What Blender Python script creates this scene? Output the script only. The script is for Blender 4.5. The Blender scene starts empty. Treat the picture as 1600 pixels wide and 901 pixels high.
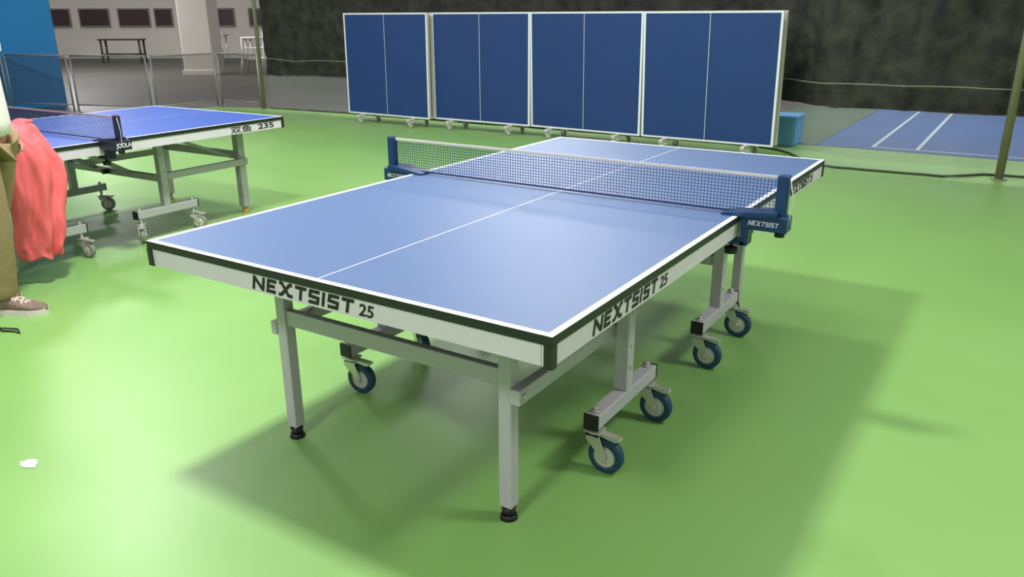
import bpy, math, random
from mathutils import Vector, Matrix, noise
random.seed(3)
C=bpy.context; D=bpy.data
C.scene.view_settings.view_transform='Standard'
C.scene.view_settings.look='None'
C.scene.view_settings.exposure=0.0
COL=C.scene.collection
# ------------------------------------------------------------ materials
def lin(c):
    o=[]
    for v in c:
        v/=255.0
        o.append(v/12.92 if v<=.04045 else ((v+.055)/1.055)**2.4)
    return tuple(o)+(1.0,)
def mat(name,rgb,rough=.5,metal=0.,spec=.5,var=0.,vscale=8.,bump=0.,bscale=200.,alpha=1.,rgb2=None,coat=0.,rvar=0.):
    m=D.materials.new(name); m.use_nodes=True; nt=m.node_tree; b=nt.nodes['Principled BSDF']
    b.inputs['Base Color'].default_value=lin(rgb); b.inputs['Roughness'].default_value=rough
    b.inputs['Metallic'].default_value=metal; b.inputs['Specular IOR Level'].default_value=spec
    b.inputs['Alpha'].default_value=alpha; b.inputs['Coat Weight'].default_value=coat
    if var>0 or rgb2 or bump>0 or rvar>0:
        tc=nt.nodes.new('ShaderNodeTexCoord')
    if var>0 or rgb2:
        n=nt.nodes.new('ShaderNodeTexNoise'); n.inputs['Scale'].default_value=vscale; n.inputs['Detail'].default_value=5
        nt.links.new(tc.outputs['Object'],n.inputs['Vector'])
        r=nt.nodes.new('ShaderNodeValToRGB'); r.color_ramp.elements[0].position=.35; r.color_ramp.elements[1].position=.68
        a=lin(rgb); c2=lin(rgb2) if rgb2 else tuple(min(1,v*(1+var)) for v in a[:3])+(1,)
        a2=a if rgb2 else tuple(v*(1-var) for v in a[:3])+(1,)
        r.color_ramp.elements[0].color=a2; r.color_ramp.elements[1].color=c2
        nt.links.new(n.outputs['Fac'],r.inputs['Fac']); nt.links.new(r.outputs['Color'],b.inputs['Base Color'])
    if rvar>0:
        n3=nt.nodes.new('ShaderNodeTexNoise'); n3.inputs['Scale'].default_value=1.3; n3.inputs['Detail'].default_value=4
        nt.links.new(tc.outputs['Object'],n3.inputs['Vector'])
        mr=nt.nodes.new('ShaderNodeMapRange'); mr.inputs[1].default_value=.35; mr.inputs[2].default_value=.65; mr.inputs[3].default_value=rough-rvar; mr.inputs[4].default_value=rough+rvar
        nt.links.new(n3.outputs['Fac'],mr.inputs[0]); nt.links.new(mr.outputs[0],b.inputs['Roughness'])
    if bump>0:
        n2=nt.nodes.new('ShaderNodeTexNoise'); n2.inputs['Scale'].default_value=bscale
        nt.links.new(tc.outputs['Object'],n2.inputs['Vector'])
        bp=nt.nodes.new('ShaderNodeBump'); bp.inputs['Strength'].default_value=bump; bp.inputs['Distance'].default_value=.01
        nt.links.new(n2.outputs['Fac'],bp.inputs['Height']); nt.links.new(bp.outputs['Normal'],b.inputs['Normal'])
    return m
m_floor=mat('green_sports_floor',(120,166,88),.40,spec=.45,rgb2=(127,171,94),vscale=.7,rvar=.03)
m_conc=mat('grey_concrete',(80,77,74),.55,var=.12,vscale=.6)
m_court=mat('blue_court',(46,84,144),.5,var=.06,vscale=2)
m_line=mat('white_paint',(225,228,232),.5)
m_dline=mat('court_line_paint',(180,192,200),.5)
m_top=mat('blue_tabletop',(72,99,140),.48,spec=.5,var=.02,vscale=30,bump=.02,bscale=600)
m_top2=mat('bright_blue_tabletop',(30,80,172),.42,spec=.45,var=.02,vscale=30)
m_panel=mat('dark_blue_tabletop',(30,60,116),.5,spec=.4,var=.03,vscale=3)
m_edge=mat('black_edge_band',(30,36,34),.45)
m_apron=mat('white_grey_steel',(214,208,214),.4,spec=.5)
m_leg=mat('grey_painted_steel',(184,182,186),.4,spec=.5)
m_leg2=mat('silver_grey_steel',(172,174,172),.4,metal=.1)
m_black=mat('black_rubber',(22,22,24),.5)
m_chrome=mat('zinc_plated_steel',(206,206,196),.32,metal=.55)
m_tyre=mat('dark_teal_rubber',(24,68,92),.5)
m_ring=mat('pink_brown_plastic',(160,120,112),.5)
m_whub=mat('pale_hub_plastic',(200,204,196),.4,metal=.2)
m_greytyre=mat('grey_caster_rubber',(140,140,130),.5)
m_netblue=mat('blue_plastic',(16,54,98),.35,spec=.5)
m_navy=mat('navy_black_plastic',(22,28,52),.4)
m_thread=mat('dark_blue_thread',(32,54,98),.8)
m_cord=mat('white_net_tape',(204,200,194),.7)
m_text=mat('black_print',(18,18,20),.5)
m_wtext=mat('white_print',(220,226,235),.5)
m_red=mat('coral_red_fabric',(240,112,116),.85,spec=.2,var=.04,vscale=6)
m_dred=mat('dark_red_plastic',(120,30,50),.5)
m_cream=mat('cream_steel',(206,204,190),.5)
# ------------------------------------------------------------ mesh builder
class MB:
    def __init__(s): s.v=[];s.f=[];s.mi=[];s.sm=[]
    def add(s,vs,fs,mi=0,sm=False):
        o=len(s.v); s.v+=[tuple(v) for v in vs]
        for f in fs: s.f.append([i+o for i in f]); s.mi.append(mi); s.sm.append(sm)
    def box(s,x0,x1,y0,y1,z0,z1,mi=0,ch=0.):
        if ch<=0:
            vs=[(x,y,z) for z in (z0,z1) for y in (y0,y1) for x in (x0,x1)]
            s.add(vs,[(0,2,3,1),(4,5,7,6),(0,1,5,4),(2,6,7,3),(0,4,6,2),(1,3,7,5)],mi); return
        xs=(x0,x1);ys=(y0,y1);zs=(z0,z1);vs=[];idx={}
        for i in (0,1):
            for j in (0,1):
                for k in (0,1):
                    sx=1 if i==0 else -1; sy=1 if j==0 else -1; sz=1 if k==0 else -1
                    X,Y,Z=xs[i],ys[j],zs[k]
                    idx[(i,j,k,0)]=len(vs); vs.append((X,Y+sy*ch,Z+sz*ch))
                    idx[(i,j,k,1)]=len(vs); vs.append((X+sx*ch,Y,Z+sz*ch))
                    idx[(i,j,k,2)]=len(vs); vs.append((X+sx*ch,Y+sy*ch,Z))
        I=lambda *a: idx[a]
        fs=[]
        for i in (0,1): fs.append([I(i,0,0,0),I(i,1,0,0),I(i,1,1,0),I(i,0,1,0)])
        for j in (0,1): fs.append([I(0,j,0,1),I(1,j,0,1),I(1,j,1,1),I(0,j,1,1)])
        for k in (0,1): fs.append([I(0,0,k,2),I(1,0,k,2),I(1,1,k,2),I(0,1,k,2)])
        for j in (0,1):
            for k in (0,1): fs.append([I(0,j,k,1),I(1,j,k,1),I(1,j,k,2),I(0,j,k,2)])
        for i in (0,1):
            for k in (0,1): fs.append([I(i,0,k,0),I(i,1,k,0),I(i,1,k,2),I(i,0,k,2)])
        for i in (0,1):
            for j in (0,1): fs.append([I(i,j,0,0),I(i,j,1,0),I(i,j,1,1),I(i,j,0,1)])
        for i in (0,1):
            for j in (0,1):
                for k in (0,1): fs.append([I(i,j,k,0),I(i,j,k,1),I(i,j,k,2)])
        s.add(vs,fs,mi)
    def bar(s,p0,p1,w,h,mi=0,up=(0,0,1)):
        p0=Vector(p0);p1=Vector(p1);d=(p1-p0).normalized();u=Vector(up)
        if abs(d.dot(u))>.99: u=Vector((1,0,0))
        a=d.cross(u).normalized();b=a.cross(d)
        vs=[p+a*(i*w/2)+b*(j*h/2) for p in (p0,p1) for i,j in((-1,-1),(1,-1),(1,1),(-1,1))]
        s.add(vs,[(0,1,2,3),(7,6,5,4),(0,4,5,1),(1,5,6,2),(2,6,7,3),(3,7,4,0)],mi)
    def cyl(s,p0,p1,r0,r1=None,n=16,mi=0,cap=True):
        r1=r0 if r1 is None else r1
        p0=Vector(p0);p1=Vector(p1);d=(p1-p0).normalized();u=Vector((0,0,1)) if abs(d.z)<.9 else Vector((1,0,0))
        a=d.cross(u).normalized();b=a.cross(d);vs=[]
        for p,r in((p0,r0),(p1,r1)):
            for i in range(n):
                t=2*math.pi*i/n; vs.append(p+a*math.cos(t)*r+b*math.sin(t)*r)
        s.add(vs,[(i,(i+1)%n,n+(i+1)%n,n+i) for i in range(n)],mi,True)
        if cap:
            s.add(vs[:n],[tuple(range(n))[::-1]],mi); s.add(vs[n:],[tuple(range(n))],mi)
    def tube(s,pts,r,n=8,mi=0):
        pts=[Vector(p) for p in pts];vs=[]
        for k,p in enumerate(pts):
            d=(pts[min(k+1,len(pts)-1)]-pts[max(k-1,0)]).normalized()
            u=Vector((0,0,1)) if abs(d.z)<.9 else Vector((1,0,0)); a=d.cross(u).normalized();b=a.cross(d)
            for i in range(n):
                t=2*math.pi*i/n; vs.append(p+a*math.cos(t)*r+b*math.sin(t)*r)
        L=len(pts)
        s.add(vs,[(k*n+i,k*n+(i+1)%n,(k+1)*n+(i+1)%n,(k+1)*n+i) for k in range(L-1) for i in range(n)]+[tuple(range(n))[::-1],tuple(range((L-1)*n,L*n))],mi,True)
    def lathe(s,prof,center,n=28,mis=None):
        cx,cy,cz=center;vs=[]
        for r,y in prof:
            for i in range(n):
                t=2*math.pi*i/n; vs.append((cx+r*math.cos(t),cy+y,cz+r*math.sin(t)))
        for k in range(len(prof)-1):
            mi=mis[k] if mis else 0
            s.add([vs[k*n+i] for i in range(n)]+[vs[(k+1)*n+i] for i in range(n)],[(i,(i+1)%n,n+(i+1)%n,n+i) for i in range(n)],mi,True)
    def prism(s,poly,y0,y1,mi=0):
        n=len(poly)
        vs=[(x,y0,z) for x,z in poly]+[(x,y1,z) for x,z in poly]
        s.add(vs,[tuple(range(n)),tuple(range(2*n-1,n-1,-1))]+[(i,n+i,n+(i+1)%n,(i+1)%n) for i in range(n)],mi)
    def mesh(s,name,mats,recalc=True):
        me=D.meshes.new(name); me.from_pydata(s.v,[],s.f)
        for m in mats: me.materials.append(m)
        for p,mi,sm in zip(me.polygons,s.mi,s.sm): p.material_index=mi; p.use_smooth=sm
        if recalc:
            import bmesh
            bm=bmesh.new(); bm.from_mesh(me); bmesh.ops.remove_doubles(bm,verts=bm.verts,dist=1e-6)
            bmesh.ops.recalc_face_normals(bm,faces=bm.faces); bm.to_mesh(me); bm.free()
        return me
    def obj(s,name,mats,parent=None,loc=(0,0,0),label=None,recalc=True):
        ob=D.objects.new(name,s.mesh(name,mats,recalc)); COL.objects.link(ob); ob.location=loc
        if parent: ob.parent=parent
        if label: ob['label']=label
        return ob
def root(name,label,cat,loc=(0,0,0),rz=0.,group=None):
    e=D.objects.new(name,None); COL.objects.link(e); e.location=loc; e.rotation_euler=(0,0,rz); e.empty_display_size=.1
    e['label']=label; e['category']=cat
    if group: e['group']=group
    return e
def tag(ob,label,cat,group=None):
    ob['label']=label; ob['category']=cat
    if group: ob['group']=group
    return ob
def struct(ob): ob['kind']='structure'; return ob
def lettering(body,w,h,origin,right,up,m,parent,shear=0.,depth=.0012,name='lettering',bold=.0,loc=(0,0,0)):
    cu=D.curves.new('t','FONT'); cu.body=body; cu.size=1; cu.offset=bold; cu.resolution_u=4
    t=D.objects.new('t',cu); COL.objects.link(t); C.view_layer.update()
    dg=C.evaluated_depsgraph_get(); me=D.meshes.new_from_object(t.evaluated_get(dg))
    D.objects.remove(t)
    xs=[v.co.x for v in me.vertices]; ys=[v.co.y for v in me.vertices]
    x0,x1,y0,y1=min(xs),max(xs),min(ys),max(ys)
    R=Vector(right).normalized();U=Vector(up).normalized();N=R.cross(U);O=Vector(origin)
    for v in me.vertices:
        a=(v.co.x-x0)/(x1-x0)*w; b=(v.co.y-y0)/(y1-y0)*h
        v.co=O+R*(a+shear*b)+U*b+N*depth
    me.materials.clear(); me.materials.append(m)
    ob=D.objects.new(name,me); COL.objects.link(ob); ob.parent=parent; ob.location=loc
    return ob
# custom angular lettering drawn from mitred strokes (unit height)
GL={'N':(1.25,[[(.02,-.02),(.12,1)],[(.12,.90),(1.02,.08)],[(1.04,0),(1.14,1)]]),
 'E':(1.0,[[(1.0,.88),(.14,.88),(.06,.12),(.92,.12)],[(.10,.50),(.82,.50)]]),
 'X':(1.45,[[(.05,.95),(.35,.90),(1.0,.12),(1.42,.10)],[(1.37,.92),(1.1,.88),(.32,.12),(.0,.08)]]),
 'T':(1.1,[[(.0,.88),(1.14,.88)],[(.60,.86),(.51,0)]]),
 'S':(1.1,[[(1.1,.88),(.20,.88),(.14,.53),(.95,.47),(.90,.12),(.02,.12)]]),
 'I':(.28,[[(.17,1),(.07,0)]])}
def techno(word,w,h,origin,right,up,m,parent,shear=.12,depth=.0012,th=.25,loc=(0,0,0)):
    R=Vector(right).normalized();U=Vector(up).normalized();N=R.cross(U);O=Vector(origin)
    gap=.24; tot=sum(GL[c][0] for c in word)+gap*(len(word)-1); sx=w/tot; vs=[];fs=[]
    x=0
    for c in word:
        wd,strokes=GL[c]
        for li,st in enumerate(strokes):
            P=[Vector(((x+a)*sx,b*h)) for a,b in st]; T=th*h/2; L=len(P); o=len(vs)
            for k,p in enumerate(P):
                if k==0: d=(P[1]-P[0]).normalized(); n=Vector((-d.y,d.x)); mlen=1
                elif k==L-1: d=(P[-1]-P[-2]).normalized(); n=Vector((-d.y,d.x)); mlen=1
                else:
                    d0=(p-P[k-1]).normalized(); d1=(P[k+1]-p).normalized(); n=(Vector((-d0.y,d0.x))+Vector((-d1.y,d1.x)))
                    n.normalize(); mlen=min(1.5,1/max(.3,n.dot(Vector((-d0.y,d0.x)))))
                for q in(-1,1):
                    v=p+n*(q*T*mlen); vs.append(O+R*(v.x+shear*v.y)+U*v.y+N*(depth+.00012*li))
            for k in range(L-1): fs.append((o+2*k,o+2*k+2,o+2*k+3,o+2*k+1))
        x+=wd+gap
    me=D.meshes.new('lettering'); me.from_pydata(vs,[],fs); me.materials.append(m)
    ob=D.objects.new('lettering',me); COL.objects.link(ob); ob.parent=parent; ob.location=loc; return ob
# ------------------------------------------------------------ caster meshes
def caster_meshes(R,H,tyre,width=.028,trail=.042):
    f=MB(); hw=width/2
    zt=2*R+.010
    f.box(-.03,.03,-.028,.028,zt+.008,zt+.013)
    f.cyl((0,0,zt-.004),(0,0,zt+.008),.024,n=18)
    for sy in(-1,1):
        y0=sy*(hw+.004);y1=sy*(hw+.008)
        f.prism([(-.022,zt),(.026,zt),(trail+.012,R+.006),(trail+.007,R-.011),(trail-.007,R-.011),(trail-.015,R+.006),(-.02,zt-.02)],min(y0,y1),max(y0,y1))
    f.box(-.022,.026,-hw-.008,hw+.008,zt-.004,zt)
    f.cyl((trail,-hw-.014,R),(trail,hw+.014,R),.007,n=10)
    f.cyl((0,0,zt+.01),(0,0,H),.011,n=12)
    f.prism([(.02,zt-.002),(trail+.035,zt-.012),(trail+.052,zt-.004),(trail+.05,zt+.003),(.02,zt+.008)],-.014,.014)
    fm=f.mesh('caster_fork',[m_chrome])
    w=MB()
    prof=[(.010,-hw-.001),(R*.36,-hw-.001),(R*.44,-hw+.003),(R*.58,-hw+.003),(R*.63,-hw),(R*.93,-hw+.001),(R,-hw*.45),(R,hw*.45),(R*.93,hw-.001),(R*.63,hw),(R*.58,hw-.003),(R*.44,hw-.003),(R*.36,hw+.001),(.010,hw+.001)]
    mis=[2,2,2,1,0,0,0,0,0,1,2,2,2]
    w.lathe(prof,(0,0,0),36,mis)
    wm=w.mesh('wheel',[tyre,m_ring if tyre is m_tyre else m_whub,m_whub])
    return fm,wm,trail,R
CM=caster_meshes(.063,.160,m_tyre,width=.034,trail=.044)
CT=caster_meshes(.052,.160,m_greytyre,width=.028,trail=.038)
CF=caster_meshes(.034,.094,m_greytyre,width=.022,trail=.026)
def caster(parent,cs,x,y,a):
    fm,wm,tr,R=cs
    c=D.objects.new('caster',fm); COL.objects.link(c); c.parent=parent; c.location=(x,y,0); c.rotation_euler=(0,0,a)
    w=D.objects.new('wheel',wm); COL.objects.link(w); w.parent=c; w.location=(tr,0,R)
    return c
# ------------------------------------------------------------ tennis tables
def table(label,loc,rz,top,legm,HT,texts,castangles,foot,LY=1.09,WY=.49,LS=.022,cset=CM):
    r=root('table_tennis_table',label,'ping-pong table',loc,rz)
    HX=.7625;HY=1.37
    for s in(-1,1):
        b=MB()
        y0,y1=(-HY,-.002) if s<0 else (.002,HY)
        xb=[-HX,-HX+.02,-.0016,.0016,HX-.02,HX]
        yb=[y0,y0+.02,y1] if s<0 else [y0,y1-.02,y1]
        z=HT
        for i in range(5):
            for j in range(2):
                white=(i in(0,2,4)) or (j==(0 if s<0 else 1))
                b.add([(xb[i],yb[j],z),(xb[i+1],yb[j],z),(xb[i+1],yb[j+1],z),(xb[i],yb[j+1],z)],[(0,1,2,3)],1 if white else 0)
        zb=HT-.024
        b.add([(-HX,y0,zb),(HX,y0,zb),(HX,y1,zb),(-HX,y1,zb),(-HX,y0,z),(HX,y0,z),(HX,y1,z),(-HX,y1,z)],
              [(0,3,2,1),(0,1,5,4),(1,2,6,5),(2,3,7,6),(3,0,4,7)],2)
        b.obj('tabletop',[top,m_line,m_edge],r,recalc=False)
        a=MB(); i=.004; t=.028; z1=HT-.024; z0=HT-.080
        ya,yc=(y0+i,y1-.01) if s<0 else (y0+.01,y1-i)
        a.box(-HX+i,-HX+i+t,ya,yc,z0,z1); a.box(HX-i-t,HX-i,ya,yc,z0,z1)
        yo=ya if s<0 else yc-t
        a.box(-HX+i+t-.001,HX-i-t+.001,yo,yo+t,z0,z1)
        yo=yc-t if s<0 else ya
        a.box(-HX+i+t-.001,HX-i-t+.001,yo,yo+t,z0+.015,z1)
        ym=(y0+y1)/2; a.box(-HX+i+t-.001,HX-i-t+.001,ym-.02,ym+.02,z0+.02,z1)
        a.obj('apron',[m_apron],r,label='off-white steel apron frame')
        yo=y0 if s<0 else y1
        for sx in(-1,1):
            k=MB()
            xo=sx*HX; e=.001
            X=sorted((xo+sx*e,xo-sx*.022)); Y=sorted((yo+s*e,yo-s*.022))
            k.box(X[0],X[1],Y[0],Y[1],HT-.083,HT-.0235)
            k.obj('corner_guard',[m_edge],r,label='black corner guard')
        for sx in(-1,1):
            l=MB(); x=sx*.46;y=s*LY
            l.box(x-LS,x+LS,y-LS,y+LS,.045,HT-.03,0,.003)
            l.box(x-.016,x+.016,y-.016,y+.016,.03,.045,1)
            l.cyl((x,y,.012),(x,y,.04),.02,n=16,mi=1); l.cyl((x,y,0),(x,y,.016),.028,.024,n=20,mi=1)
            l.obj('leg',[legm,foot],r)
            g=MB()
            xr=sx*(.46+LS+.015); ze=HT-.335; hw=.013 if sx<0 else .017
            g.box(xr-hw,xr+hw,min(s*(LY+.025),s*(WY-.02)),max(s*(LY+.025),s*(WY-.02)),ze-.024,ze+.024,0,.002)
            g.cyl((xr+sx*hw,s*LY,ze),(xr+sx*(hw+.007),s*LY,ze),.009,n=6,mi=2)
            g.obj('side_rail',[legm,m_black,m_chrome],r)
            d=MB(); d.bar((sx*.40,s*(LY-.02),HT-.31),(sx*.40,s*.62,HT-.09),.012,.022); d.obj('brace',[legm],r)
        cb=MB(); zc=HT-.29
        cb.box(-.439,.439,s*LY-.014,s*LY+.014,zc-.028,zc+.028,0,.002)
        cb.obj('crossbar',[legm,m_black],r)
        for sx in(-1,1):
            w=MB(); x=sx*.55;yc=s*WY
            w.box(x-.025,x+.025,yc-.025,yc+.025,.21,HT-.075,0,.003)
            w.box(x-.025,x+.025,yc-.240,yc+.240,.160,.212,0,.003)
            for e in(-1,1):
                ye=sorted((yc+e*.238,yc+e*.245)); w.box(x-.0265,x+.0265,ye[0],ye[1],.1585,.2135,1)
                w.cyl((x,yc+e*.21,.212),(x,yc+e*.21,.22),.016,n=14,mi=2); w.cyl((x,yc+e*.21,.22),(x,yc+e*.21,.232),.010,n=6,mi=2)
            for zz in(.30,.38,.50,.58): w.cyl((x+sx*.025,yc,zz*HT/.76),(x+sx*.030,yc,zz*HT/.76),.008,n=8,mi=2)
            w.box(x-.03,x+.03,yc-.05,yc+.05,HT-.085,HT-.078,0)
            w.obj('wheel_frame',[legm,m_black,m_chrome],r)
            for e in(-1,1): caster(r,cset,x,yc+e*.21,castangles.pop(0))
        xb_=MB(); xb_.box(-.525,.525,s*WY-.016,s*WY+.016,HT-.36,HT-.315,0,.002)
        xb_.cyl((-.04,s*(WY-.015),HT-.337),(-.04,s*(WY-.06),HT-.337),.018,n=12,mi=1)
        xb_.obj('crossbar',[legm,m_black],r)
        for sx in(-1,1):
            q=MB(); q.bar((sx*.2,s*WY,HT-.33),(sx*.2,s*.06,HT-.12),.02,.03); q.obj('brace',[legm],r)
    for t in texts:
        if t[0]=='NEXTSIST': techno(*t[:6],m_text,r,**t[6])
        else: lettering(*t[:6],m_text,r,**t[6])
    return r
Z=.76
T=[]
X=.7588;Yf=-1.3662
B25=dict(shear=.2,bold=.022)
T+= [('NEXTSIST',.400,.043,(-.257,Yf,.688),(1,0,0),(0,0,1),{}),('25',.052,.036,(.162,Yf,.689),(1,0,0),(0,0,1),B25)]
T+= [('NEXTSIST',.400,.043,(X,-1.157,.688),(0,1,0),(0,0,1),{}),('25',.056,.036,(X,-.735,.689),(0,1,0),(0,0,1),B25)]
T+= [('NEXTSIST',.36,.043,(X,.72,.688),(0,1,0),(0,0,1),{}),('25',.050,.036,(X,1.095,.689),(0,1,0),(0,0,1),B25)]
table('grey-blue ping-pong table with white lines, pale apron and caster wheels',(0,0,0),0,m_top,m_leg,Z,T,[.1,-.5,.0,.0,.3,.2,.0,.05],m_black)
T2=[('双鱼',.19,.046,(X,.87,.662),(0,1,0),(0,0,1),dict(bold=.01)),('235',.15,.038,(X,1.12,.666),(0,1,0),(0,0,1),dict(bold=.02))]
m_foot2=mat('yellow_foot',(190,150,60),.5)
LT=(-3.89,-.03,0)
table('bright blue ping-pong table with pale apron and silver legs on casters',LT,.03,m_top2,m_leg2,.735,T2,[.1,.4,-.9,.2,.3,.8,-.6,.5],m_foot2,LY=1.17,WY=.42,LS=.03,cset=CT)
# ------------------------------------------------------------ nets
def net(label,loc,rz,HT,pm,cordm,txt,trim):
    r=root('table_tennis_net',label,'net',loc,rz)
    n=MB(); z0=HT+.012;z1=HT+.1425;x0=-.885;x1=.885;th=.0009
    N=138
    for i in range(N+1):
        x=x0+(x1-x0)*i/N; n.box(x-th,x+th,-th*.6,th*.6,z0,z1)
    K=11
    for k in range(K+1):
        z=z0+(z1-z0)*k/K; n.box(x0,x1,-th*.6,th*.6,z-th,z+th)
    n.obj('netting',[m_thread],r,recalc=False,label='dark blue knotted netting')
    c=MB(); c.box(x0-.01,x1+.01,-.003,.003,HT+.1425,HT+.1525,0); c.obj('top_tape',[cordm],r,label='pale tape along the net top')
    b=MB(); b.box(x0,x1,-.002,.002,HT+.006,HT+.013,0); b.obj('bottom_tape',[m_thread],r)
    D2=.034 if txt=='NEXTSIST' else .055
    for s in(-1,1):
        p=MB()
        a,bx=sorted((s*.885,s*.922)); p.box(a,bx,-.016,.016,HT-.01,HT+.158,0,.004)
        a,bx=sorted((s*.880,s*.893)); p.box(a,bx,-.012,.012,HT+.01,HT+.156,1,.003)
        if trim is m_dred: a,bx=sorted((s*.890,s*.918)); p.box(a,bx,-.012,.012,HT+.150,HT+.163,1,.002)
        p.obj('post',[pm,trim],r)
        k=MB()
        def bx_(xa,xb,ya,yb,za,zb,mi=0,ch=.003):
            a,b2=sorted((s*xa,s*xb)); k.box(a,b2,ya,yb,za,zb,mi,ch)
        bx_(.772,.935,-D2,D2,HT-.045,HT+.012)
        poly=[(s*.700,HT+.001),(s*.785,HT+.001),(s*.90,HT+.012),(s*.90,HT+.028),(s*.80,HT+.020),(s*.700,HT+.007)]
        k.prism(poly,-.045,.045,0)
        bx_(.70,.79,-.03,.03,HT-.110,HT-.092)
        bx_(.772,.80,-.03,.03,HT-.110,HT-.04)
        k.cyl((s*.735,0,HT-.135),(s*.735,0,HT-.082),.007,n=10,mi=1); k.cyl((s*.735,0,HT-.15),(s*.735,0,HT-.128),.024,n=12,mi=1)
        k.cyl((s*.905,0,HT-.065),(s*.905,0,HT-.045),.018,n=12,mi=1)
        k.obj('clamp',[pm,m_black],r)
        if txt=='NEXTSIST': techno(txt,.105,.018,(s*.855-.055,-.0345,HT-.027),(1,0,0),(0,0,1),m_wtext,r,shear=.15,th=.17)
        else: lettering(txt,.098,.036,(s*.9355,-s*.049,HT-.036),(0,s,0),(0,0,1),m_wtext,r,bold=.02)
    g=MB(); g.tube([(.925,-.01,HT+.15),(.945,-.012,HT+.07),(.935,-.01,HT+.0),(.93,-.02,HT-.05)],.0018,6); g.obj('cord',[m_cord],r)
    return r
net('dark blue net with white top tape clamped to the grey-blue table',(0,.013,0),0,.76,m_netblue,m_cord,'NEXTSIST',m_netblue)
net('navy net with dark red trimmed posts on the blue table',(LT[0],LT[1]-.07,0),.03,.735,m_navy,mat('tan_net_tape',(170,140,140),.7),'JOOLA',m_dred)
# ------------------------------------------------------------ folded tables (upright halves)
folded=[(-5.997,5.729,-.023,.012,'beside the grey netting'),(-4.468,5.82,-.007,0,'standing upright'),(-2.935,5.801,-.05,-.028,'turned slightly'),(-1.392,5.748,-.025,-.06,'leaning slightly at row end')]
def build_folded():
    r=root('folded_table_tennis_table','x','ping-pong table',(0,0,0),0,'folded tables in a row')
    def half(yf,sgn):
        b=MB(); h=1.37; xb=[-.7615,-.7365,-.0025,.0025,.7365,.7615]; zb=[0,.02,h-.02,h]; ya=0; yb=.022
        yF=ya if sgn<0 else yb
        for i in range(5):
            for j in range(3):
                wt=i in(0,2,4) or j in(0,2)
                fs=(0,1,2,3) if sgn<0 else (3,2,1,0)
                b.add([(xb[i],yF,zb[j]),(xb[i+1],yF,zb[j]),(xb[i+1],yF,zb[j+1]),(xb[i],yF,zb[j+1])],[fs],1 if wt else 0)
        yB=yb if sgn<0 else ya
        P=[(-.7615,yF,0),(.7615,yF,0),(.7615,yF,h),(-.7615,yF,h),(-.7615,yB,0),(.7615,yB,0),(.7615,yB,h),(-.7615,yB,h)]
        b.add(P,[(4,5,6,7),(0,4,5,1),(1,5,6,2),(2,6,7,3),(3,7,4,0)],2)
        yr0,yr1=(yb,yb+.03) if sgn<0 else (ya-.03,ya)
        b.box(-.755,-.725,yr0,yr1,.005,h-.005,2); b.box(.725,.755,yr0,yr1,.005,h-.005,2)
        b.box(-.725,.725,yr0,yr1,.005,.035,2); b.box(-.725,.725,yr0,yr1,h-.035,h-.005,2)
        return b.obj('tabletop',[m_panel,m_line,m_cream],r,(0,yf,.125))
    half(0,-1); half(.14,1)
    for sx in(-1,1):
        w=MB(); x=sx*.47
        w.box(x-.02,x+.02,-.11,.29,.092,.122,0,.003)
        w.box(x-.018,x+.018,.075,.105,.12,.62,0,.002)
        w.obj('wheel_frame',[m_cream],r)
        for y in(-.09,.27): caster(r,CF,x,y,random.uniform(-2,2) if y>0 else random.choice([.3,-.4,2.9]))
    cb=MB(); cb.box(-.455,.455,.08,.10,.45,.49); cb.obj('crossbar',[m_cream],r)
    return r
base=build_folded()
def copy_tree(o,parent=None):
    n=o.copy(); COL.objects.link(n)
    if parent: n.parent=parent
    for c in list(o.children): copy_tree(c,n)
    return n
roots=[base]
for _ in folded[1:]: roots.append(copy_tree(base))
for r,(x,y,a,t,l) in zip(roots,folded):
    r.location=(x,y,0); r.rotation_euler=(0,0,a); r['label']='dark blue folded ping-pong table '+l
    for c in r.children:
        if c.name.startswith('tabletop'): c.rotation_euler=(-t,0,0)
# ------------------------------------------------------------ floors
def flat(name,pts,z,m,thick=0.02):
    b=MB(); n=len(pts)
    vs=[(x,y,z) for x,y in pts]+[(x,y,z-thick) for x,y in pts]
    b.add(vs,[tuple(range(n)),tuple(range(2*n-1,n-1,-1))]+[(i,n+i,n+(i+1)%n,(i+1)%n) for i in range(n)])
    return struct(b.obj(name,[m]))
flat('floor',[(-60,-25),(25,-25),(25,50),(-60,50)],-.012,m_conc)
m_gf=mat('dull_green_floor',(70,92,72),.55,var=.08,vscale=1.5)
flat('floor_green',[(-10.6,-7),(8,-7),(8,6.95),(-.4,6.95),(-2.5,6.75),(-9.0,6.3),(-10.1,6.0),(-10.4,4.9)],0,m_floor,.01)
flat('floor_court',[(-.45,6.98),(8,6.98),(8,14),(-.45,14)],.0,m_court,.01)
flat('floor_surround',[(-1.6,6.98),(-.46,6.98),(-.46,14),(-1.6,14)],.0,m_gf,.01)
for i,(x0,x1,y0,y1) in enumerate([(.12,.16,7.2,13.4),(.58,.62,7.2,13.4),(.12,7.5,7.15,7.19)]):
    b=MB(); b.box(x0,x1,y0,y1,.0,.002); struct(b.obj('trim_%d'%(i+1),[m_dline]))
b=MB(); b.box(-9.5,-7.2,7.5,7.55,-.012,-.009); struct(b.obj('trim_4',[mat('faded_blue_line',(80,90,120),.6)]))
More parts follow.
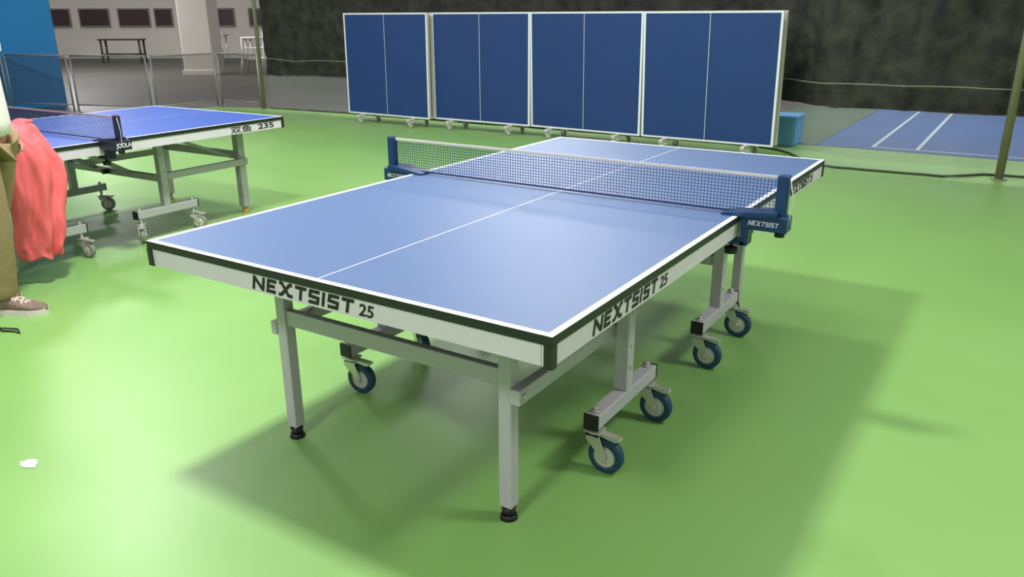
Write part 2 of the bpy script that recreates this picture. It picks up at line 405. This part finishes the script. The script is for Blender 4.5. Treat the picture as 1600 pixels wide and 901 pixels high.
# ------------------------------------------------------------ curtain
m_curt=mat('black_green_shade_cloth',(26,28,24),.8,rgb2=(52,54,42),vscale=6,bump=1.0,bscale=14)
m_clear=mat('clear_netting',(150,160,150),.6,alpha=.18)
path=[(-9.05,6.28),(-7.5,6.42),(-6,6.45),(-3.5,6.5),(-1.3,6.5),(-.75,6.35),(-.3,5.98),(0,5.88),(1.0,5.92),(2.2,6.0),(4.5,6.1)]
def along(path,step):
    out=[];
    for (a,b) in zip(path[:-1],path[1:]):
        L=math.dist(a,b); n=max(1,int(L/step))
        for i in range(n): t=i/n; out.append((a[0]+(b[0]-a[0])*t,a[1]+(b[1]-a[1])*t))
    out.append(path[-1]); return out
P=along(path,.04)
cur=root('safety_curtain','black-green shade cloth and clear netting behind the folded tables','curtain',(0,0,0))
def fwd(x):
    if x<-.6: return 0
    a=min(1,(x+.6)/.5)*.36
    return a*max(.12,min(1,(1.38-x)/.3)) if x>1.08 else a
def sheet(zs,amp,name,m,label=None,lean=False):
    b=MB(); vs=[]
    for (x,y) in P:
        for k,z in enumerate(zs):
            zz=z
            if k==0 and z>.1: zz=z+ .03*noise.noise(Vector((x*1.1,0,5)))
            o=amp*(noise.noise(Vector((x*2.3,z*.7,0)))+.7*noise.noise(Vector((x*7,z*2.0,3)))+.45*noise.noise(Vector((x*13+z*4,z*7,1)))+.5*math.sin(x*1.6+z))
            l=fwd(x)*(1-z/.56) if lean else 0
            vs.append((x,y+o-l,zz))
    nz=len(zs); fs=[(i*nz+k,(i+1)*nz+k,(i+1)*nz+k+1,i*nz+k+1) for i in range(len(P)-1) for k in range(nz-1)]
    b.add(vs,fs,0,True); return b.obj(name,[m],cur,recalc=False,label=label)
sheet([(.55)+.05*i for i in range(50)],.055,'shade_cloth',m_curt)
sheet([.0,.15,.3,.45,.56],.02,'clear_netting',m_clear,label='transparent netting reaching the floor',lean=True)
b=MB()
pp=[(x,y-.09+.03*noise.noise(Vector((x*2,1,1))),.80+.035*noise.noise(Vector((x*1.5,2,2)))) for x,y in P[::6]]
b.tube(pp,.005,6); b.obj('rope',[mat('pale_rope',(140,148,128),.8)],cur,label='pale rope threaded through the cloth')
b=MB(); pp=[(x,y-fwd(x),.012+.008*abs(noise.noise(Vector((x*3,1,1))))) for x,y in P[::4]]; b.tube(pp,.012,6); b.obj('hem',[mat('dark_hem',(58,70,48),.8)],cur,label='dark weighted hem lying on the floor')
m_pole=mat('olive_grey_pole',(122,120,92),.5)
for i,(x,y,rr) in enumerate([(1.46,5.72,.037),(-9.12,6.2,.03)]):
    b=MB(); b.cyl((0,0,.01),(0,0,3.05),rr,n=16); b.cyl((0,0,0),(0,0,.012),rr*1.8,n=20); b.cyl((0,0,3.05),(0,0,3.07),rr*1.15,n=16)
    o=b.obj('pole',[m_pole],None,(x,y,0)); tag(o,'slim olive-grey steel pole holding the curtain netting','pole')
b=MB(); b.cyl((0,0,.01),(0,0,3.05),.025,n=16); b.cyl((0,0,0),(0,0,.02),.07,n=20)
o=b.obj('pole',[mat('dark_pole',(60,66,54),.6)],None,(-4.9,6.72,0)); tag(o,'dark steel pole standing behind the curtain','pole')
b=MB(); m_lb=mat('light_blue_plastic',(84,164,222),.5,var=.05,vscale=4)
b.box(-.22,.22,-.2,.2,0,.34,0,.02); b.box(-.23,.23,-.21,.21,.31,.35,0,.01); b.box(-.12,.12,-.206,-.19,.06,.2,0,.004)
o=b.obj('storage_box',[m_lb,m_court],None,(-.86,6.87,0)); tag(o,'light blue plastic storage box behind the netting','box')
# ------------------------------------------------------------ background building
m_wall=mat('off_white_wall',(196,190,180),.8,var=.05,vscale=.7)
m_bluew=mat('bright_blue_wall',(24,130,196),.6,var=.08,vscale=.8)
ca=math.atan2(.542,.84)
def wall(name,cx,cy,a,L,z0,z1,m,t=.2):
    b=MB(); b.box(-L/2,L/2,0,t,z0,z1); o=b.obj(name,[m],None,(cx,cy,0)); o.rotation_euler=(0,0,a); return struct(o)
W0=Vector((-15.2,23.2)); dr=Vector((.84,.542))
wc=W0+dr*(-9); wall('wall_back',wc.x,wc.y,ca,34,-.02,4.5,m_wall)
m_win=mat('dark_window',(54,34,38),.3); m_frame=mat('window_frame',(120,112,104),.6)
for i,(s0,s1) in enumerate([(-17.6,-16.4),(-16.0,-14.95),(-14.55,-13.45),(-13.2,-12.6),(-11,-10.3),(-9.7,-9.1)]):
    c=W0+dr*((s0+s1)/2); w=(s1-s0)/2; b=MB(); b.box(-w,w,-.03,0,1.16,1.72,0)
    b.box(-w-.04,w+.04,-.05,0,1.72,1.77,1); b.box(-w-.04,w+.04,-.07,0,1.11,1.16,1); b.box(-w-.04,-w,-.05,0,1.16,1.72,1); b.box(w,w+.04,-.05,0,1.16,1.72,1)
    o=b.obj('window_%d'%(i+1),[m_win,m_frame],None,(c.x,c.y,0)); o.rotation_euler=(0,0,ca); struct(o)
b=MB(); b.box(-.40,.40,-.40,.40,-.012,4.5,0,.02); b.box(-.44,.44,-.44,.44,-.012,.12,0,.01)
o=b.obj('pillar',[m_wall],None,(-17.35,11.25,0)); o.rotation_euler=(0,0,ca); struct(o)
wall('wall_blue',-13.55,3.35,math.atan2(1.5,1.1),3.5,-.02,4.5,m_bluew,.15)
wall('wall_left',-24.5,2.5,ca+1.35,18,-.02,4.5,m_wall)
def desk(name,loc,rz,w,d,h,topm,legm,label,cat,r=.018,group=None):
    e=root(name,label,cat,loc,rz,group)
    b=MB(); b.box(-w/2,w/2,-d/2,d/2,h-.05,h,0,.006); b.obj('top',[topm],e)
    for sx in(-1,1):
        for sy in(-1,1):
            l=MB(); x=sx*(w/2-.08);y=sy*(d/2-.05); l.cyl((x,y,0),(x,y,h-.05),r,n=10); l.obj('leg',[legm],e)
    for sy in(-1,1):
        b=MB(); b.cyl((-w/2+.08,sy*(d/2-.05),h*.35),(w/2-.08,sy*(d/2-.05),h*.35),r*.8,n=8); b.obj('stretcher',[legm],e)
    return e
m_dark=mat('dark_brown_wood',(46,30,30),.5)
desk('bench',(-24.6,13.5,-.012),ca,1.45,.45,.78,m_dark,m_dark,'dark brown wooden bench standing near the wall','bench',.035)
m_pale=mat('pale_laminate',(180,174,164),.5); m_st=mat('dull_steel',(190,190,184),.35,metal=.3)
for x,y,a,w in((-17.0,13.2,ca,1.3),(-16.2,14.4,ca,1.2),(-18.6,15.6,ca,1.3),(-21.8,15.0,ca,.9)):
    desk('desk',(x,y,-.012),a,w,.55,.92,m_pale,m_st,'pale topped desk with thin steel legs','desk',.022,'steel-legged desks by the pillar')
for k,(x,y,L,h) in enumerate(((-15.5,12.1,1.7,.95),(-17.2,14.7,2.4,1.05),(-15.2,13.0,1.4,.8))):
    e=root('railing','shiny steel tube railing standing near the pillar','railing',(x,y,-.012),ca,'steel railings near the pillar')
    b=MB()
    for z in(1.0,.72,.45): b.cyl((-L/2,0,z*h),(L/2,0,z*h),.022,n=10)
    for i in range(4): xx=-L/2+L*i/3; b.cyl((xx,0,0),(xx,0,h),.022,n=10)
    b.obj('rail_frame',[m_st],e)
    for sx in(-1,1):
        f=MB(); f.cyl((sx*L/2,0,.6),(sx*L/2,-.3,0),.016,n=8); f.obj('strut',[m_st],e)
# ------------------------------------------------------------ barrier panels
m_bnet=mat('dark_barrier_mesh',(74,70,62),.8,alpha=.42)
m_bpost=mat('barrier_steel',(140,142,134),.5,metal=.3)
BP=[(-14.2,3.6),(-12.9,4.05),(-11.67,4.46),(-10.29,4.97),(-10.15,6.13),(-9.28,6.32)]
for (a,b_) in zip(BP[:-1],BP[1:]):
    a=Vector(a);b2=Vector(b_);L=(b2-a).length-.09;c=(a+b2)/2;an=math.atan2((b2-a).y,(b2-a).x)
    e=root('barrier','grey steel framed barrier with dark mesh infill','barrier',(c.x,c.y,-.012),an,'mesh court barriers')
    b=MB()
    for sx in(-1,1): b.cyl((sx*L/2,0,0),(sx*L/2,0,.90),.014,n=10); b.cyl((sx*L/2,0,0),(sx*L/2,0,.015),.026,n=12)
    b.cyl((-L/2,0,.88),(L/2,0,.88),.014,n=10); b.cyl((-L/2,0,.1),(L/2,0,.1),.012,n=10); b.obj('frame',[m_bpost],e)
    b=MB(); b.add([(-L/2,0,.1),(L/2,0,.1),(L/2,0,.88),(-L/2,0,.88)],[(0,1,2,3)]); b.obj('mesh_panel',[m_bnet],e,recalc=False)
# ------------------------------------------------------------ red cloth
def cloth():
    pa=[(-.20,.755),(-.17,.85),(-.11,.905),(-.04,.905),(.02,.87),(.055,.80),(.07,.70),(.08,.58),(.085,.45),(.08,.32),(.07,.22),(.06,.17)]
    hw=[.06,.09,.115,.13,.145,.155,.165,.17,.165,.15,.13,.115]
    cy=[-.03,-.03,-.03,-.03,-.02,.0,.01,.015,.01,.0,-.02,-.02]
    pts=[]
    for k in range(len(pa)-1):
        for j in range(6):
            t=j/6; pts.append(tuple(a+(b-a)*t for a,b in zip(pa[k]+(hw[k],cy[k]),pa[k+1]+(hw[k+1],cy[k+1]))))
    pts.append(pa[-1]+(hw[-1],cy[-1]))
    n=72; vs=[]; L=len(pts)
    for k,(x,z,w,c) in enumerate(pts):
        u=k/(L-1)
        for i in range(n):
            s=-1+2*i/(n-1)
            nz=noise.noise(Vector((s*1.8,u*3,1.7))); n2=noise.noise(Vector((s*3.4+u*3,u*5,4.1))); n3=noise.noise(Vector((s*5-u*5,u*8,7.1)))
            fold=(.010+.014*u)*math.sin(s*6+3.0*nz+u*3)+.045*nz+.022*n2+.010*n3
            side=-.09*s*s*(1 if u>.3 else .5)
            vs.append((x+fold+side, c+s*w+.02*noise.noise(Vector((u*6,s,9))), z+.022*nz*(1-u)+.010*n2+ (-.03*abs(math.sin(s*4+1)) if u>.97 else 0)))
    b=MB(); b.add(vs,[(k*n+i,k*n+i+1,(k+1)*n+i+1,(k+1)*n+i) for k in range(L-1) for i in range(n-1)],0,True)
    o=b.obj('table_cover',[m_red],None,(-3.02,-.60,0),recalc=False)
    md=o.modifiers.new('t','SOLIDIFY'); md.thickness=.006; md.offset=0
    return o
tag(cloth(),'coral red fabric cover bunched and hanging over the table edge','fabric cover')
# ------------------------------------------------------------ floor scraps
b=MB(); n=12
vs=[(math.cos(2*math.pi*i/n)*.045*random.uniform(.6,1.1),math.sin(2*math.pi*i/n)*.025*random.uniform(.6,1.1),.003) for i in range(n)]
b.add(vs+[(x,y,.001) for x,y,z in vs],[tuple(range(n))]+[(i,n+i,n+(i+1)%n,(i+1)%n) for i in range(n)]); o=b.obj('paper_scrap',[m_line],None,(-1.09,-1.72,0)); tag(o,'small torn white paper scrap lying on the green floor','paper scrap')
b=MB(); b.tube([(-.12,-.02,.004),(-.05,.0,.004),(0,-.02,.006),(.05,0.01,.004),(.1,.015,.004),(.04,.035,.006),(-.02,.0,.009),(-.05,-.05,.004)],.004,6)
o=b.obj('cord',[m_black],None,(-2.44,-1.14,0)); tag(o,'short tangled black cord lying on the green floor','cord')
# ------------------------------------------------------------ person
def skin(name,verts,edges,rad,m,parent,sub=2,rootv=0):
    me=D.meshes.new(name); me.from_pydata(verts,edges,[]); ob=D.objects.new(name,me); COL.objects.link(ob)
    md=ob.modifiers.new('s','SKIN'); md.use_smooth_shade=True; md.branch_smoothing=.3
    for i,v in enumerate(me.skin_vertices[0].data):
        r=rad[i]; v.radius=(r,r) if not isinstance(r,tuple) else r; v.use_root=(i==rootv)
    s2=ob.modifiers.new('d','SUBSURF'); s2.levels=sub; s2.render_levels=sub
    C.view_layer.update(); dg=C.evaluated_depsgraph_get(); nm=D.meshes.new_from_object(ob.evaluated_get(dg)); 
    D.objects.remove(ob); nm.materials.clear(); nm.materials.append(m)
    for p in nm.polygons: p.use_smooth=True
    o=D.objects.new(name,nm); COL.objects.link(o); o.parent=parent; return o
m_skin=mat('skin',(196,150,124),.5,var=.03); m_shirt=mat('white_cotton',(226,224,216),.8,bump=.3,bscale=14); m_tr=mat('khaki_cotton',(142,124,88),.85,bump=.5,bscale=12,var=.05)
m_hair=mat('black_hair',(20,18,18),.6); m_shoe=mat('brown_grey_suede',(120,100,88),.7,var=.2,vscale=30); m_sole=mat('cream_sole',(214,208,196),.6)
pr=root('person','person in white t-shirt, khaki trousers and sneakers, arms lowered','person',(-2.745,-.93,0),.571)
V=[];E=[];R=[]
def av(p,r,par=None):
    V.append(p);R.append(r); i=len(V)-1
    if par is not None: E.append((par,i))
    return i
pel=av((0,0,.95),.12); sp=av((0,0,1.10),.115,pel); ch=av((0,0,1.26),.13,sp); uc=av((0,0,1.38),.10,ch); nk=av((.005,0,1.47),.052,uc); h0=av((.02,0,1.53),.062,nk); h1=av((.025,0,1.60),.088,h0); h2=av((.01,0,1.66),.085,h1); h3=av((.0,0,1.70),.055,h2)
ns=av((.125,0,1.585),.012,h1)
for sy in(-1,1):
    ear=av((0,sy*.092,1.595),.014,h1)
for sy,kx,ax in((-1,.02,.0),(1,-.10,-.26)):
    hp=av((0,sy*.095,.88),.085,pel); kn=av((kx,sy*.10,.50),.055,hp); cf=av((kx*.6+ax*.4,sy*.10,.35),.052,kn); an=av((ax,sy*.10,.09),.038,cf); ft=av((ax+.07,sy*.10,.045),.036,an); to=av((ax+.16,sy*.10,.03),.03,ft)
wr=[]
AX=-.085
for sy in(-1,1):
    sh=av((0,sy*.165,1.38),.058,uc); el=av((-.07,sy*.225,1.13),.040,sh); w=av((.075+AX,sy*.215,.93),.026,el); pm=av((.10+AX,sy*.213,.875),.032,w); wr.append((.075+AX,sy*.215,.93))
    for q,(dx,ln) in enumerate(((-.028,.058),(-.010,.070),(.010,.075),(.028,.066))):
        a=av((.108-dx*.9+AX,sy*.212,.845+dx*.2),.0095,pm); b1=av((.120-dx*1.1+AX,sy*.205,.845-ln*.55),.009,a); c1=av((.122-dx*1.1+AX,sy*.192,.845-ln),.0075,b1)
    t1=av((.132+AX,sy*.200,.88),.011,pm); t2=av((.15+AX,sy*.19,.85),.009,t1); t3=av((.152+AX,sy*.182,.825),.0075,t2)
skin('body',V,E,R,m_skin,pr)
def arr(lst,edges,m,name,sub=2): return skin(name,[l[0] for l in lst],edges,[l[1] for l in lst],m,pr,sub)
arr([((0,0,.97),.145),((0,-.095,.86),.112),((.02,-.10,.66),.10),((.03,-.10,.48),.088),((.015,-.10,.28),.083),((.0,-.10,.13),.078),((-.005,-.10,.075),.078),
     ((0,.095,.86),.112),((-.05,.10,.66),.10),((-.10,.10,.48),.088),((-.19,.10,.28),.083),((-.25,.10,.13),.078),((-.26,.10,.075),.078)],
    [(0,1),(1,2),(2,3),(3,4),(4,5),(5,6),(0,7),(7,8),(8,9),(9,10),(10,11),(11,12)],m_tr,'trousers')
arr([((0,0,.86),.155),((0,0,.98),.15),((0,0,1.12),.145),((0,0,1.27),.155),((0,0,1.39),.12),((0,0,1.455),.07),((0,-.17,1.385),.075),((-.035,-.205,1.25),.068),((-.05,-.215,1.18),.070),((0,.17,1.385),.075),((-.035,.205,1.25),.068),((-.05,.215,1.18),.070)],
    [(0,1),(1,2),(2,3),(3,4),(4,5),(4,6),(6,7),(7,8),(4,9),(9,10),(10,11)],m_shirt,'t_shirt')
arr([((-.03,0,1.665),.088),((.03,0,1.70),.062),((-.05,0,1.60),.07),((-.04,-.05,1.66),.05),((-.04,.05,1.66),.05)],[(0,1),(0,2),(0,3),(0,4)],m_hair,'hair')
for sy in(-1,1):
    b=MB(); b.lathe([(.002,-.008),(.008,-.005),(.0095,0),(.008,.005),(.002,.008)],(.100,sy*.032,1.61),12)
    b.obj('eye',[mat('eye_white',(230,230,225),.3)],pr)
b=MB(); b.prism([(.098,1.553),(.107,1.555),(.107,1.548),(.098,1.547)],-.022,.022); b.obj('mouth',[mat('lips',(170,100,95),.5)],pr)
b=MB(); w=Vector(wr[0]); d=Vector((.105,.01,-.20)).normalized(); b.cyl(w-d*.012,w+d*.012,.036,n=20); b.cyl(w+Vector((0,-.034,0)),w+Vector((0,-.044,0)),.018,n=20); b.obj('wristwatch',[m_black],pr)
m_lace=mat('pale_laces',(225,220,210),.8)
for (ax,ay) in((0,-.10),(-.26,.10)):
    s=MB(); n=20; secs=[(-.075,.026,.02,.055),(-.06,.036,.02,.085),(-.02,.040,.02,.105),(.02,.042,.02,.10),(.06,.045,.02,.085),(.10,.050,.02,.07),(.14,.052,.02,.062),(.175,.046,.02,.055),(.20,.032,.02,.045),(.212,.012,.02,.032)]
    vs=[]
    for x,w_,z0,z1 in secs:
        for i in range(n):
            t=2*math.pi*i/n; yy=w_*math.copysign(abs(math.cos(t))**.7,math.cos(t)); zz=(z0+z1)/2+(z1-z0)/2*math.sin(t)
            vs.append((x,yy,zz))
    L=len(secs); s.add(vs,[(k*n+i,k*n+(i+1)%n,(k+1)*n+(i+1)%n,(k+1)*n+i) for k in range(L-1) for i in range(n)],0,True)
    s.add(vs[:n],[tuple(range(n))],0,True); s.add(vs[-n:],[tuple(range(n))],0,True)
    out=[]
    for x,w_,_,_ in secs: out.append((x,-(w_+.004)))
    for x,w_,_,_ in secs[::-1]: out.append((x,(w_+.004)))
    m_=len(out); vv=[(x,y,.0) for x,y in out]+[(x,y,.030) for x,y in out]
    s.add(vv,[tuple(range(m_))[::-1],tuple(range(m_,2*m_))]+[(i,(i+1)%m_,m_+(i+1)%m_,m_+i) for i in range(m_)],1)
    so=s.obj('shoe',[m_shoe,m_sole],pr,(ax,ay,0),label='brown-grey suede sneaker with a cream sole')
    l=MB(); zz=[]
    for q in range(5):
        x=.03+q*.022; z=.106-q*.0085; e=-1 if q%2 else 1; zz+=[(x,-.03*e,z-.014),(x+.004,0,z),(x+.008,.03*e,z-.014)]
    l.tube(zz,.0035,6); l.obj('laces',[m_lace],so)
# ------------------------------------------------------------ camera
cam=D.cameras.new('camera'); co=D.objects.new('camera',cam); COL.objects.link(co)
yw,pt,rl=-.57267,-.33304,-.00321
f=Vector((math.sin(yw)*math.cos(pt),math.cos(yw)*math.cos(pt),math.sin(pt))); rt=Vector((math.cos(yw),-math.sin(yw),0)); up=rt.cross(f)
r2=rt*math.cos(rl)+up*math.sin(rl); u2=-rt*math.sin(rl)+up*math.cos(rl)
M=Matrix(((r2.x,u2.x,-f.x,1.57686),(r2.y,u2.y,-f.y,-2.80072),(r2.z,u2.z,-f.z,1.44587),(0,0,0,1)))
co.matrix_world=M; cam.sensor_width=36; cam.lens=1228.72/1600*36; cam.clip_end=200
C.scene.camera=co
# ------------------------------------------------------------ lights
def area(x,y,z,sx,sy,e,col=(1,.99,.97),rz=0):
    l=D.lights.new('ceiling_lamp','AREA'); l.shape='RECTANGLE'; l.size=sx; l.size_y=sy; l.energy=e; l.color=col
    o=D.objects.new('ceiling_lamp',l); COL.objects.link(o); o.location=(x,y,z); o.rotation_euler=(0,0,rz)
    return o
area(-1.5,-.8,4.2,.4,.4,215)
area(-1.5,3.6,4.4,.5,.5,120)
area(3.6,.6,4.6,.8,.8,140)
area(-6.8,1.6,4.4,.8,.8,220)
area(-5.5,8.7,4.4,2.4,2.4,400)
area(.5,-5.2,4.4,.8,.8,170)
area(1.5,9.5,4.4,.8,.8,170)
area(-20,8,4.4,2.5,2.5,900)
w=D.worlds.new('World'); C.scene.world=w; w.use_nodes=True
w.node_tree.nodes['Background'].inputs[0].default_value=(.96,.97,1,1); w.node_tree.nodes['Background'].inputs[1].default_value=.46
